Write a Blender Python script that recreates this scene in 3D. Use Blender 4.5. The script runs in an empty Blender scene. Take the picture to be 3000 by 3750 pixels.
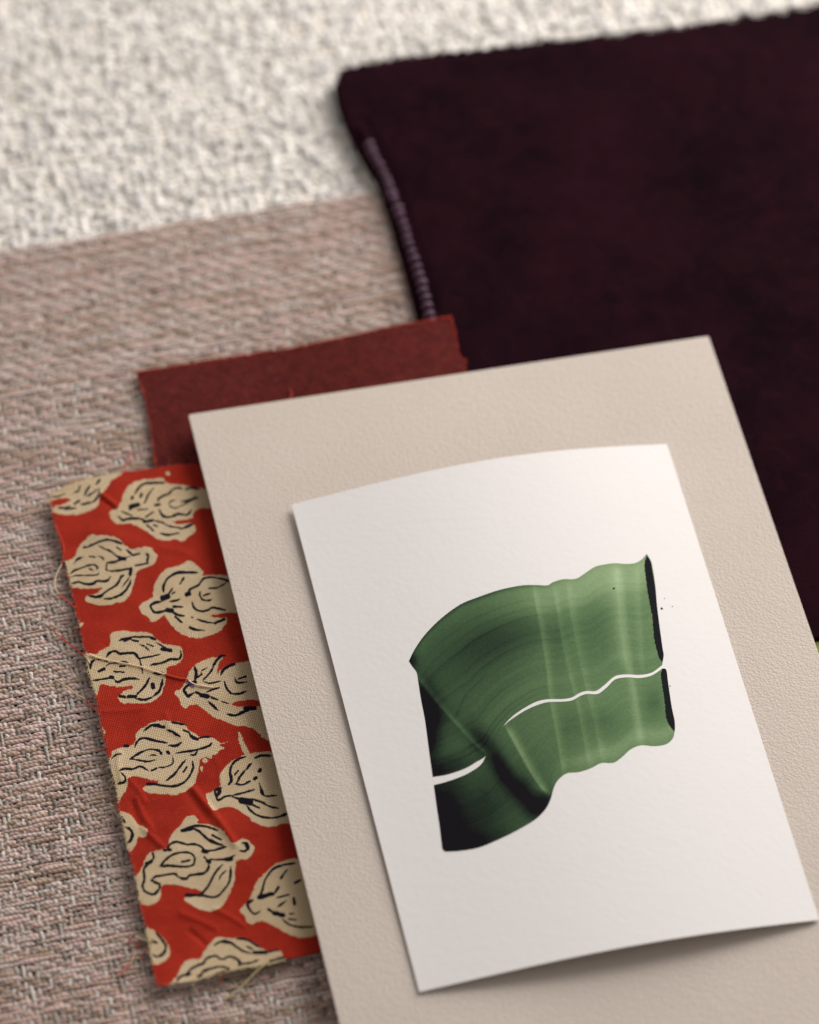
import bpy, math, random
import numpy as np
random.seed(7); RNG = np.random.default_rng(11)
S = bpy.context.scene
COL = S.collection
MM = 0.001

# ------------------------------------------------------------------ camera
PITCH = math.radians(51.0); F = 11300.0; DIST = 0.80
CY, CX = 1875.0, 1500.0
FW = np.array([0, math.cos(PITCH), -math.sin(PITCH)])
UP = np.array([0, math.sin(PITCH), math.cos(PITCH)])
RT = np.array([1.0, 0, 0])
CAM = -FW * DIST + np.array([0, 0, 7 * MM])
cd = bpy.data.cameras.new('camera'); cam = bpy.data.objects.new('camera', cd); COL.objects.link(cam)
cam.location = CAM; cam.rotation_euler = (math.pi / 2 - PITCH, 0, 0)
cd.sensor_fit = 'VERTICAL'; cd.sensor_height = 24.0; cd.lens = 24.0 * F / 3750
cd.clip_start = 0.01; cd.clip_end = 20
S.camera = cam

def bp(x, y, z):
    """photo pixel (arrays ok) -> world point on the plane of height z"""
    x = np.asarray(x, float); y = np.asarray(y, float); z = np.asarray(z, float)
    X = (x - CX) / F; Y = -(y - CY) / F
    dx = X; dy = FW[1] + Y * UP[1]; dz = FW[2] + Y * UP[2]
    t = (z - CAM[2]) / dz
    return np.stack(np.broadcast_arrays(CAM[0] + dx * t, CAM[1] + dy * t, z + 0 * t), -1)

def pj(P):
    d = P - CAM; zc = d @ FW
    return np.stack([CX + F * (d @ RT) / zc, CY - F * (d @ UP) / zc], -1)

fp = bp(1700, 2560, 9 * MM)
cd.dof.use_dof = True; cd.dof.focus_distance = float((fp - CAM) @ FW)
cd.dof.aperture_fstop = 4.7; cd.dof.aperture_blades = 0

# ------------------------------------------------------------------ light
w = bpy.data.worlds.new('World'); S.world = w; w.use_nodes = True
bg = w.node_tree.nodes['Background']; bg.inputs[0].default_value = (1.0, 0.95, 0.925, 1); bg.inputs[1].default_value = 0.30
def area(name, loc, tgt, size, energy, col):
    l = bpy.data.lights.new(name, 'AREA'); l.shape = 'RECTANGLE'; l.size = size[0]; l.size_y = size[1]
    l.energy = energy; l.color = col
    o = bpy.data.objects.new(name, l); COL.objects.link(o); o.location = loc
    from mathutils import Vector
    o.rotation_euler = (Vector(tgt) - Vector(loc)).to_track_quat('-Z', 'Y').to_euler()
    return o
area('window_light', (0.53, 0.62, 0.50), (0.0, 0.03, 0), (0.72, 0.72), 13.2, (1.0, 0.962, 0.93))
S.view_settings.view_transform = 'Standard'; S.view_settings.look = 'None'
S.view_settings.exposure = 0; S.view_settings.gamma = 1

# ------------------------------------------------------------------ materials
def lin(r, g, b):
    f = lambda c: (c / 255 / 12.92) if c / 255 <= 0.04045 else ((c / 255 + 0.055) / 1.055) ** 2.4
    return (f(r), f(g), f(b), 1.0)
class NT:
    def __init__(s, name, rough=0.8, spec=0.3):
        s.m = bpy.data.materials.new(name); s.m.use_nodes = True; s.t = s.m.node_tree
        s.b = s.t.nodes['Principled BSDF']; s.b.inputs['Roughness'].default_value = rough
        s.b.inputs['Specular IOR Level'].default_value = spec
    def n(s, typ, **kw):
        nd = s.t.nodes.new(typ)
        for k, v in kw.items():
            if k in nd.inputs: nd.inputs[k].default_value = v
            else: setattr(nd, k, v)
        return nd
    def l(s, a, b): s.t.links.new(a, b)
    def math(s, op, a, b=None, c=None, clamp=False):
        nd = s.t.nodes.new('ShaderNodeMath'); nd.operation = op; nd.use_clamp = clamp
        for i, v in enumerate((a, b, c)):
            if v is None: continue
            if isinstance(v, (int, float)): nd.inputs[i].default_value = v
            else: s.l(v, nd.inputs[i])
        return nd.outputs[0]
    def coord(s):
        return s.n('ShaderNodeTexCoord').outputs['Object']
    def noise(s, scale, detail=3, rough=0.55, vec=None, dist=0.0):
        nd = s.t.nodes.new('ShaderNodeTexNoise'); nd.inputs['Scale'].default_value = scale
        nd.inputs['Detail'].default_value = detail; nd.inputs['Roughness'].default_value = rough
        nd.inputs['Distortion'].default_value = dist
        s.l(vec if vec is not None else s.coord(), nd.inputs['Vector'])
        return nd.outputs['Fac']
    def mix(s, fac, a, b, mode='MIX'):
        nd = s.t.nodes.new('ShaderNodeMix'); nd.data_type = 'RGBA'; nd.blend_type = mode
        for sock, v in ((nd.inputs[0], fac), (nd.inputs[6], a), (nd.inputs[7], b)):
            if isinstance(v, (int, float, tuple)): sock.default_value = v
            else: s.l(v, sock)
        return nd.outputs[2]
    def ramp(s, fac, stops):
        nd = s.t.nodes.new('ShaderNodeValToRGB'); e = nd.color_ramp.elements
        while len(e) < len(stops): e.new(0.5)
        for el, (p, c) in zip(e, stops): el.position = p; el.color = c
        s.l(fac, nd.inputs[0]); return nd.outputs[0]
    def rng(s, v, a, b, c=0.0, d=1.0, smooth=False):
        nd = s.t.nodes.new('ShaderNodeMapRange')
        if smooth: nd.interpolation_type = 'SMOOTHSTEP'
        s.l(v, nd.inputs[0])
        for i, q in enumerate((a, b, c, d)): nd.inputs[i + 1].default_value = q
        return nd.outputs[0]
    def attr(s, name):
        nd = s.t.nodes.new('ShaderNodeAttribute'); nd.attribute_name = name; return nd
    def col(s, c):
        if isinstance(c, tuple): s.b.inputs['Base Color'].default_value = c
        else: s.l(c, s.b.inputs['Base Color'])
    def bump(s, h, dist, strength=1.0, prev=None):
        nd = s.t.nodes.new('ShaderNodeBump'); nd.inputs['Distance'].default_value = dist
        nd.inputs['Strength'].default_value = strength; s.l(h, nd.inputs['Height'])
        if prev is not None: s.l(prev, nd.inputs['Normal'])
        s.l(nd.outputs[0], s.b.inputs['Normal']); return nd.outputs[0]
    def sheen(s, wgt, rough, tint):
        s.b.inputs['Sheen Weight'].default_value = wgt; s.b.inputs['Sheen Roughness'].default_value = rough
        s.b.inputs['Sheen Tint'].default_value = tint

def mat_yarn(name, twist, gapdark=0.72, bumpd=0.12, sheen=0.25):
    m = NT(name, 0.85, 0.15)
    a = m.attr('yarn'); sep = m.n('ShaderNodeSeparateXYZ'); m.l(a.outputs['Vector'], sep.inputs[0])
    n = m.noise(1400, 3)
    ph = m.math('ADD', m.math('MULTIPLY', sep.outputs[0], twist), m.math('MULTIPLY', sep.outputs[1], 2.0))
    ph = m.math('ADD', ph, m.math('MULTIPLY', n, 0.5))
    tri = m.math('PINGPONG', ph, 0.5)
    tri = m.math('MULTIPLY', tri, 2.0)
    c = m.attr('Col').outputs['Color']
    f = m.math('ADD', m.rng(tri, 0.0, 0.45, gapdark, 1.0, True), m.math('MULTIPLY', m.math('SUBTRACT', n, 0.5), 0.5))
    m.col(m.mix(1.0, c, m.grey(f), 'MULTIPLY'))
    m.bump(m.math('ADD', tri, m.math('MULTIPLY', n, 0.8)), bumpd * MM)
    m.sheen(sheen, 0.5, (1, 0.97, 0.95, 1))
    return m.m
def grey(self, v):
    nd = self.t.nodes.new('ShaderNodeCombineColor')
    for i in range(3): self.l(v, nd.inputs[i])
    return nd.outputs[0]
NT.grey = grey

# ------------------------------------------------------------------ object helpers
def link(me, name, mat=None, parent=None, kind=None):
    o = bpy.data.objects.new(name, me); COL.objects.link(o)
    if mat: me.materials.append(mat)
    if parent: o.parent = parent
    if kind: o['kind'] = kind
    return o
def thing(name, label, cat, loc=(0, 0, 0), group=None):
    o = bpy.data.objects.new(name, None); COL.objects.link(o); o.location = loc
    o.empty_display_size = 0.01
    o['label'] = label; o['category'] = cat
    if group: o['group'] = group
    return o
def mesh(name, V, Fc, smooth=True, attrs=None):
    V = np.asarray(V, np.float32); Fc = np.asarray(Fc, np.int32)
    me = bpy.data.meshes.new(name)
    n, k = Fc.shape
    me.vertices.add(len(V)); me.vertices.foreach_set('co', V.ravel())
    me.loops.add(n * k); me.loops.foreach_set('vertex_index', Fc.ravel())
    me.polygons.add(n); me.polygons.foreach_set('loop_start', np.arange(0, n * k, k, dtype=np.int32))
    me.polygons.foreach_set('use_smooth', np.full(n, smooth))
    me.update(calc_edges=True)
    for nm, (typ, dat) in (attrs or {}).items():
        a = me.attributes.new(nm, typ, 'POINT')
        key = {'FLOAT': 'value', 'FLOAT_VECTOR': 'vector', 'FLOAT_COLOR': 'color'}[typ]
        a.data.foreach_set(key, np.asarray(dat, np.float32).ravel())
    return me
def gridfaces(nu, nv):
    i = np.arange(nu * nv).reshape(nu, nv)
    return np.stack([i[:-1, :-1], i[:-1, 1:], i[1:, 1:], i[1:, :-1]], -1).reshape(-1, 4)
def sheet(name, P, th, attrs=None):
    """grid P as a thin solid: smooth top and underside, crisp separate cut rim"""
    nu, nv = P.shape[:2]; T = P.reshape(-1, 3); B = T - np.array([0, 0, th]); F0 = gridfaces(nu, nv)
    i = np.arange(nu * nv).reshape(nu, nv)
    e1 = P[1, 0] - P[0, 0]; e2 = P[0, 1] - P[0, 0]
    if np.cross(e1, e2)[2] > 0: F0 = F0[:, ::-1]
    loop = np.r_[i[:, 0], i[-1, 1:], i[-2::-1, -1], i[0, -2:0:-1]]
    n = nu * nv; m = len(loop); R0 = T[loop]; R1 = B[loop]; V = np.vstack([T, B, R0, R1])
    k = np.arange(m); k1 = (k + 1) % m; o = 2 * n
    Fr = np.stack([o + k, o + k1, o + m + k1, o + m + k], -1)
    c = R0.mean(0); nn = np.cross(V[Fr[0, 1]] - V[Fr[0, 0]], V[Fr[0, 3]] - V[Fr[0, 0]])
    if nn @ (V[Fr[0, 0]] - c) < 0: Fr = Fr[:, ::-1]
    at = {}
    for kk, (ty, d) in (attrs or {}).items():
        d = np.asarray(d).reshape(n, -1); at[kk] = (ty, np.vstack([d, d, d[loop], d[loop]]))
    return mesh(name, V, np.vstack([F0, F0[:, ::-1] + n, Fr]), True, at)
def orient_up(me):
    import bmesh
    s = np.empty(len(me.polygons) * 3, np.float32); me.polygons.foreach_get('normal', s)
    if s.reshape(-1, 3)[:, 2].sum() < 0: me.flip_normals()
def cr(pts, n=4, closed=False):
    P = np.asarray(pts, float)
    if len(P) < 3: return np.array([P[0] + (P[-1] - P[0]) * t for t in np.linspace(0, 1, n + 1)]) if len(P) == 2 else P
    if closed: Q = np.vstack([P[-1], P, P[0], P[1]]); m = len(P)
    else: Q = np.vstack([2 * P[0] - P[1], P, 2 * P[-1] - P[-2]]); m = len(P) - 1
    out = []
    for i in range(m):
        a, b, c, d = Q[i:i + 4]
        for t in np.arange(n) / n:
            out.append(0.5 * ((2 * b) + (c - a) * t + (2 * a - 5 * b + 4 * c - d) * t * t + (3 * b - a - 3 * c + d) * t ** 3))
    if not closed: out.append(P[-1])
    return np.array(out)
def resample(pts, n):
    P = np.asarray(pts, float); s = np.r_[0, np.cumsum(np.linalg.norm(np.diff(P, axis=0), axis=1))]
    q = np.linspace(0, s[-1], n); return np.stack([np.interp(q, s, P[:, k]) for k in range(P.shape[1])], -1)
def coons(top, bot, left, right, nu, nv):
    """u along top/bottom, v down left/right"""
    T, B = resample(top, nu), resample(bot, nu); L, R = resample(left, nv), resample(right, nv)
    u = np.linspace(0, 1, nu)[:, None, None]; v = np.linspace(0, 1, nv)[None, :, None]
    return ((1 - v) * T[:, None] + v * B[:, None] + (1 - u) * L[None] + u * R[None]
            - ((1 - u) * (1 - v) * T[0] + u * (1 - v) * T[-1] + (1 - u) * v * B[0] + u * v * B[-1]))
def inpoly(P, poly):
    x, y = P[..., 0], P[..., 1]; r = np.zeros(x.shape, bool); poly = np.asarray(poly, float)
    j = len(poly) - 1
    for i in range(len(poly)):
        xi, yi = poly[i]; xj, yj = poly[j]
        if yi != yj:
            c = ((yi > y) != (yj > y)) & (x < (xj - xi) * (y - yi) / (yj - yi) + xi); r ^= c
        j = i
    return r
def segdist(P, pts, closed=False):
    A = np.asarray(pts, float); Bq = np.roll(A, -1, 0) if closed else A[1:]
    if not closed: A = A[:-1]
    best = np.full(len(P), 1e9)
    for a, b in zip(A, Bq):
        d = b - a; L = d @ d + 1e-9
        t = np.clip(((P - a) @ d) / L, 0, 1)
        q = P - a - t[:, None] * d
        best = np.minimum(best, (q * q).sum(1))
    return np.sqrt(best)
def sm_noise(n, scale, rng=RNG):
    """smooth 1-D noise, n samples, feature length 'scale' samples, range ~ -1..1"""
    k = int(n / scale) + 4; r = rng.uniform(-1, 1, k); x = np.arange(n) / scale + rng.uniform(0, 1)
    i = x.astype(int); f = x - i; f = f * f * (3 - 2 * f)
    return r[i] * (1 - f) + r[i + 1] * f
def field(x, y, seed, scales):
    """sum of sines as smooth 2-D noise; x,y in mm"""
    r = np.random.default_rng(seed); o = 0 * x
    for sc, amp in scales:
        for _ in range(5):
            a = r.uniform(0, 6.283); k = 6.283 / (sc * r.uniform(0.75, 1.35))
            o = o + amp / 2.2 * np.sin(k * (x * math.cos(a) + y * math.sin(a)) + r.uniform(0, 6.283))
    return o

def tubes(name, lines, sides=5, attrs=True, cap=False):
    """lines: list of (pts Kx3, radius scalar/array, colour 3 or Kx3) -> one mesh"""
    V, Fc, C, Y = [], [], [], []; off = 0
    for pts, rad, c in lines:
        P = np.asarray(pts, float); K = len(P); T = np.gradient(P, axis=0); T /= np.linalg.norm(T, axis=1)[:, None] + 1e-12
        up = np.array([0, 0, 1.0]); N = np.cross(T, up); nn = np.linalg.norm(N, axis=1)[:, None]
        N = np.where(nn > 0.05, N / (nn + 1e-9), np.array([1.0, 0, 0])); Bn = np.cross(N, T)
        a = np.arange(sides) / sides * 2 * math.pi - math.pi / 2
        R = np.broadcast_to(np.asarray(rad, float), (K,))
        ring = P[:, None] + R[:, None, None] * (np.cos(a)[None, :, None] * N[:, None] + np.sin(a)[None, :, None] * Bn[:, None])
        V.append(ring.reshape(-1, 3))
        i = np.arange(K * sides).reshape(K, sides) + off
        Fc.append(np.stack([i[:-1], np.roll(i[:-1], -1, 1), np.roll(i[1:], -1, 1), i[1:]], -1).reshape(-1, 4))
        C.append(np.repeat(np.broadcast_to(np.asarray(c, float), (K, 3)), sides, 0))
        s = np.r_[0, np.cumsum(np.linalg.norm(np.diff(P, axis=0), axis=1))] / MM
        Y.append(np.stack([np.repeat(s, sides), np.tile(np.arange(sides) / sides, K), np.zeros(K * sides)], -1))
        off += K * sides
    C = np.vstack(C); C = np.hstack([C, np.ones((len(C), 1))])
    return mesh(name, np.vstack(V), np.vstack(Fc), True, {'Col': ('FLOAT_COLOR', C), 'yarn': ('FLOAT_VECTOR', np.vstack(Y))})

def weave(parent, origin, eu, ev, nu, nv, pu, pv, over, ztop, amp, wr, hr, colw, colp, keep, mats, jit=0.12, slub=0.15, spp=2, sides=6, wcol=None, names=('weft_yarn', 'warp_yarn'), warpr=1.0, seed=3):
    """real woven yarns. weft run along eu (nv of them), warp along ev (nu of them).
    over[j,i] True where warp i lies over weft j."""
    r = np.random.default_rng(seed)
    z0 = ztop
    for kind in (0, 1):
        n, m = (nv, nu) if kind == 0 else (nu, nv)
        K = m * spp
        O = over if kind == 0 else over.T
        hs = np.where(O, -1.0, 1.0) if kind == 0 else np.where(O, 1.0, -1.0)
        t = np.arange(K) / spp; i0 = np.clip(np.floor(t).astype(int), 0, m - 1); i1 = np.clip(i0 + 1, 0, m - 1); f = t - i0
        f = f * f * (3 - 2 * f)
        z = hs[:, i0] * (1 - f) + hs[:, i1] * f
        ps, pt = (pu, pv) if kind == 0 else (pv, pu)
        cross = np.arange(n)[:, None] * pt + np.array([sm_noise(K, spp * 5, r) for _ in range(n)]) * jit * pt \
            + np.array([sm_noise(K, spp * 1.6, r) for _ in range(n)]) * jit * 0.6 * pt
        along = np.broadcast_to(t[None] * ps, (n, K))
        if kind == 0: P = origin + along[..., None] * eu + cross[..., None] * ev
        else: P = origin + along[..., None] * ev + cross[..., None] * eu
        P = P.copy()
        rad = 1 + np.array([sm_noise(K, spp * 4, r) for _ in range(n)]) * slub + np.array([sm_noise(K, spp * 1.3, r) for _ in range(n)]) * slub * 0.7
        P[..., 2] = z0 + z * amp + np.array([sm_noise(K, spp * 3, r) for _ in range(n)]) * 0.12 * amp
        side = ev if kind == 0 else eu
        a = np.arange(sides) / sides * 2 * math.pi - math.pi / 2
        wrr = wr * rad * (warpr if kind else 1.0); hrr = hr * rad
        ring = P[:, :, None] + wrr[..., None, None] * np.cos(a)[None, None, :, None] * side \
            + hrr[..., None, None] * np.sin(a)[None, None, :, None] * np.array([0, 0, 1.0])
        ok = keep(pj(P))
        seg = ok[:, :-1] & ok[:, 1:]
        idx = np.arange(n * K * sides).reshape(n, K, sides)
        q = np.stack([idx[:, :-1], np.roll(idx[:, :-1], -1, 2), np.roll(idx[:, 1:], -1, 2), idx[:, 1:]], -1)[seg].reshape(-1, 4)
        V = ring.reshape(-1, 3)
        C = (colw if kind == 0 else colp)(n, K, spp, r, z)
        C = np.repeat(C.reshape(n * K, 3), sides, 0)
        Y = np.stack([np.repeat((along / MM + r.uniform(0, 9, (n, 1))).ravel(), sides), np.tile(np.arange(sides) / sides, n * K), np.zeros(n * K * sides)], -1)
        used = np.unique(q); mp = np.full(len(V), -1); mp[used] = np.arange(len(used))
        C = C[used]; C = np.hstack([C, np.ones((len(C), 1))])
        me = mesh(names[kind], V[used], mp[q], True, {'Col': ('FLOAT_COLOR', C), 'yarn': ('FLOAT_VECTOR', Y[used])})
        if kind: me.flip_normals()
        link(me, names[kind], mats[kind], parent, 'stuff')

def slab(name, poly, z, th, mat, parent, bev=0.0, kind=None, smooth=False):
    """closed slab from a world xy outline"""
    import bmesh
    bm = bmesh.new(); vs = [bm.verts.new((p[0], p[1], z)) for p in poly]
    f = bm.faces.new(vs)
    if f.normal.z < 0: f.normal_flip()
    bm.normal_update()
    if f.normal.z < 0: bmesh.ops.reverse_faces(bm, faces=[f])
    r = bmesh.ops.extrude_face_region(bm, geom=[f])
    nv = [e for e in r['geom'] if isinstance(e, bmesh.types.BMVert)]
    for v in nv: v.co.z -= th
    bmesh.ops.recalc_face_normals(bm, faces=bm.faces)
    if bev > 0:
        es = [e for e in bm.edges if abs(e.verts[0].co.z - e.verts[1].co.z) < 1e-9]
        bmesh.ops.bevel(bm, geom=es, offset=bev, segments=2, profile=0.6, affect='EDGES')
    me = bpy.data.meshes.new(name); bm.to_mesh(me); bm.free()
    return link(me, name, mat, parent, kind)

# shared directions of the lower fabrics (slightly turned on the table)
a0 = bp(0, 925, 2 * MM); a1 = bp(1365, 705, 2 * MM); EU = (a1 - a0); EU /= np.linalg.norm(EU)
EV = np.array([EU[1], -EU[0], 0.0])      # towards the viewer

# ------------------------------------------------------------------ table
mt = NT('table_wood', 0.6); mt.col(mt.ramp(mt.noise(30, 4), [(0.3, lin(150, 140, 125)), (0.7, lin(175, 165, 150))]))
b = [bp(-900, -900, 0), bp(4200, -900, 0), bp(3900, 4700, 0), bp(-600, 4700, 0)]
slab('table', b, -2.4 * MM, 12 * MM, mt.m, None, kind='structure')

# ------------------------------------------------------------------ white nubby fabric
wf = thing('white_fabric', 'thick cream white nubby woven fabric lying under all the other swatches', 'fabric')
mb = NT('white_fabric_backing', 0.9, 0.1); mb.col(mb.ramp(mb.noise(500, 3), [(0.35, lin(222, 214, 200)), (0.65, lin(236, 229, 216))]))
slab('backing', b, -1.3 * MM, 1.0 * MM, mb.m, wf)
def c_white(n, K, spp, r, z):
    base = np.array(lin(252, 247, 240)[:3]); dk = np.array(lin(234, 226, 213)[:3])
    f = np.clip(0.30 + 0.45 * np.array([sm_noise(K, spp * 2.2, r) for _ in range(n)]) + 0.25 * r.uniform(-1, 1, (n, 1)), 0, 1)
    return base + (dk - base) * f[..., None]
pu, pv = 2.5 * MM, 2.3 * MM
og = bp(-500, -520, 0) ; nu, nv = 175, 100
rr = np.random.default_rng(5)
ov = (np.add.outer(np.arange(nv), np.arange(nu)) % 2 == 0) ^ (rr.random((nv, nu)) < 0.22)
def keep_w(q):
    t = 925 - 0.161 * q[..., 0] + 60
    v = (q[..., 0] > 1450) & (q[..., 1] > 360 - 0.13 * (q[..., 0] - 1251))
    return (q[..., 1] < t + 40) & ~v & (q[..., 1] > -560)
mw = mat_yarn('white_boucle_yarn', 0.45, 0.94, 0.2, 0.35)
weave(wf, og, EU, EV, nu, nv, pu, pv, ov, -0.3 * MM, 0.45 * MM, 1.2 * MM, 0.8 * MM, c_white, c_white, keep_w, (mw, mw), jit=0.30, slub=0.34, spp=3, sides=6, seed=21)
# nubs: small knots of yarn standing proud of the weave
def nubs():
    import bmesh
    bm = bmesh.new(); bmesh.ops.create_icosphere(bm, subdivisions=2, radius=1.0); bm.verts.ensure_lookup_table()
    BV = np.array([v.co[:] for v in bm.verts]); BF = np.array([[v.index for v in f.verts] for f in bm.faces]); bm.free()
    V, Fc, C = [], [], []; k = 0
    cells = [(a, b_) for a in range(nu) for b_ in range(nv) if rr.random() < 0.36]
    for ci, cj in cells:
        p = og + EU * (ci + rr.uniform(-0.3, 0.3)) * pu + EV * (cj + rr.uniform(-0.3, 0.3)) * pv
        q_ = pj(p[None])
        if not keep_w(q_)[0] or q_[0][1] > 925 - 0.161 * q_[0][0] + 5 or q_[0][1] < -330 or not -330 < q_[0][0] < 3300: continue
        s = rr.uniform(0.8, 1.5) * MM; ax = rr.uniform(0, math.pi); el = rr.uniform(0.95, 1.3)
        v = BV * (1 + 0.22 * np.sin(BV[:, [1, 2, 0]] * 5 + rr.uniform(0, 6, 3)))
        v = v * np.array([s * el, s, s * 0.8]); c, d = math.cos(ax), math.sin(ax)
        v = np.stack([v[:, 0] * c - v[:, 1] * d, v[:, 0] * d + v[:, 1] * c, v[:, 2]], -1)
        v += p; v[:, 2] += rr.uniform(0.5, 1.15) * MM
        V.append(v); Fc.append(BF + k * len(BV)); k += 1
        g = rr.uniform(0, 1); C.append(np.tile(np.array(lin(*(np.array([250, 247, 243]) + g * 5))[:3]), (len(BV), 1)))
    C = np.vstack(C); V = np.vstack(V)
    me = mesh('nub', V, np.vstack(Fc), True, {'Col': ('FLOAT_COLOR', np.hstack([C, np.ones((len(C), 1))])), 'yarn': ('FLOAT_VECTOR', V / MM)})
    link(me, 'nub', mw, wf, 'stuff')
nubs()

# ------------------------------------------------------------------ taupe twill fabric
tf = thing('taupe_fabric', 'coarse pinkish taupe and grey woven fabric at the left, under the red swatches', 'fabric')
TZ = 2.3 * MM
mtb = NT('taupe_backing', 0.9, 0.1); mtb.col(mtb.ramp(mtb.noise(600, 3), [(0.35, lin(62, 48, 40)), (0.7, lin(92, 76, 66))]))
tb = [bp(-700, 925 + 0.161 * 700 + 14, TZ), bp(1800, 925 - 0.161 * 1800 + 14, TZ), bp(2500, 4300, TZ), bp(-500, 4400, TZ)]
slab('backing', tb, TZ - 0.75 * MM, 0.35 * MM, mtb.m, tf)
tpu, tpv = 1.44 * MM, 1.16 * MM
tog = bp(-560, 925 + 0.161 * 560 + 6, TZ); tog[2] = 0
tnu, tnv = 196, 288
r2 = np.random.default_rng(8)
ov = np.zeros((tnv, tnu), bool); J, I = np.meshgrid(np.arange(tnv), np.arange(tnu), indexing='ij')
shift = np.array([0, 2, 1, 3, 1, 3, 0, 2])[J % 8] + (J // 8)
tw = (J + 18 * np.sin(I / 23.0)) < 120
ov = np.where(tw, (I - J) % 4 == 0, (I - J + (J // 37)) % 3 == 0)
ov = np.where(r2.random(ov.shape) < np.where(tw, 0.07, 0.26), r2.random(ov.shape) < 0.3, ov)
lng = ov & (r2.random(ov.shape) < 0.12); ov[1:] |= lng[:-1]
ov &= ~(r2.random(ov.shape) < 0.10)
PALW = [lin(220, 190, 180)[:3], lin(202, 172, 162)[:3], lin(184, 156, 136)[:3], lin(216, 198, 188)[:3]]
def c_weft(n, K, spp, r, z):
    k = r.integers(0, 4, n); A = np.array(PALW)
    f = np.array([sm_noise(K, spp * 6, r) for _ in range(n)]); g = np.array([sm_noise(K, spp * 2, r) for _ in range(n)])
    alt = A[(k + r.integers(1, 4, n)) % 4]
    c = A[k][:, None] + (alt - A[k])[:, None] * np.clip(0.5 + 0.9 * f, 0, 1)[..., None]
    return np.clip(c * (1 + 0.12 * g[..., None]), 0, 1)
def c_warp(n, K, spp, r, z):
    A = np.array([lin(218, 212, 203)[:3], lin(170, 160, 148)[:3], lin(134, 124, 114)[:3], lin(186, 176, 164)[:3]])
    k = r.integers(0, 4, n); alt = A[r.integers(0, 4, n)]
    f = np.array([sm_noise(K, spp * 4, r) for _ in range(n)])
    return A[k][:, None] + (alt - A[k])[:, None] * np.clip(0.5 + 1.1 * f, 0, 1)[..., None]
def keep_t(q):
    x, y = q[..., 0], q[..., 1]
    hid = (x > 720) & (y > 1500)
    hid |= (x > 470 + 0.245 * (y - 1820)) & (y > 1900) & (y < 3440)
    hid |= (x > 600) & (y > 1460) & (y < 1900)
    hid |= (x > 1640) & (y < 1500)
    vis_bot = (y > 3440) & (x < 1330)
    hid &= ~vis_bot
    return ~hid & (x > -560) & (y < 4250)
mtw = mat_yarn('taupe_weft_yarn', 0.85, 0.66, 0.12, 0.45); mtp = mat_yarn('grey_warp_yarn', 0.9, 0.76, 0.08, 0.45)
weave(tf, tog, EU, EV, tnu, tnv, tpu, tpv, ov, TZ, 0.34 * MM, 0.59 * MM, 0.42 * MM, c_weft, c_warp, keep_t, (mtw, mtp), jit=0.20, slub=0.24, spp=2, sides=6, warpr=0.84, seed=31)
# raw cut ends along its top edge
L = []
for i in range(360):
    x = -300 + 1750 * i / 360 + random.uniform(-4, 4); y = 925 - 0.161 * x + random.uniform(0, 14)
    p = bp(x, y, TZ - 0.2 * MM); d = -EV * random.uniform(0.4, 1.9) * MM + EU * random.uniform(-0.7, 0.7) * MM
    L.append(([p, p + d * 0.5 + [0, 0, 0.15 * MM], p + d + [0, 0, random.uniform(-0.4, 0.1) * MM]], [0.26 * MM, 0.2 * MM, 0.08 * MM], random.choice([lin(205, 190, 175)[:3], lin(190, 165, 150)[:3], lin(215, 205, 195)[:3]])))
link(tubes('cut_ends', L, 4), 'cut_ends', mtp, tf, 'stuff')

# ------------------------------------------------------------------ dark purple velvet
vt = thing('velvet_swatch', 'dark aubergine purple velvet swatch with a ribbed seam down its left edge', 'fabric swatch')
mv = NT('aubergine_velvet', 0.95, 0.03)
vn = mv.noise(900, 3); vb = mv.noise(28, 4, 0.6); vc = mv.noise(150, 5, 0.7, dist=0.8)
vcol = mv.mix(mv.rng(vb, 0.35, 0.7), lin(19, 7, 13), lin(37, 13, 22)); vcol = mv.mix(mv.rng(vc, 0.42, 0.72, 0, 0.3), vcol, lin(54, 22, 30)); mv.col(mv.mix(mv.rng(vn, 0.62, 0.8, 0, 0.35), vcol, lin(64, 30, 40)))
mv.bump(mv.math('ADD', vn, mv.math('MULTIPLY', mv.noise(2600, 2), 0.6)), 0.16 * MM)
mv.sheen(0.10, 0.35, lin(150, 72, 96))
VZ = 6.2 * MM
k2 = lambda pts, ox, oy, s: [(ox + s * x, oy + s * y) for x, y in pts]
vl = k2([(252, 180), (246, 222), (224, 292), (236, 370), (268, 470), (330, 600), (392, 720), (448, 800), (498, 900), (535, 1010), (575, 1130), (612, 1260), (650, 1400), (690, 1550), (735, 1720), (800, 1950), (900, 2300)], 1100, 150, 0.58)
vtop = [(1251, 260), (1361, 234), (1460, 218), (1547, 206), (1622, 196), (1750, 186), (1912, 165), (2100, 143), (2435, 105), (2783, 52), (3000, 18), (3500, -60)]
vt1 = cr(vtop, 14)
for i in range(3, len(vt1) - 1): vt1[i, 1] += 3.2 * math.sin(i * 1.15) + random.uniform(-4.5, 4.5)
vl1 = cr(vl, 6)
vr = [(3500, -60), (3620, 2235)]; vb_ = [(1622, 1484), (2500, 2400), (2900, 2345), (3620, 2235)]
G = coons(vt1, vb_, vl1, vr, 240, 200)
P = bp(G[..., 0], G[..., 1], VZ)
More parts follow.
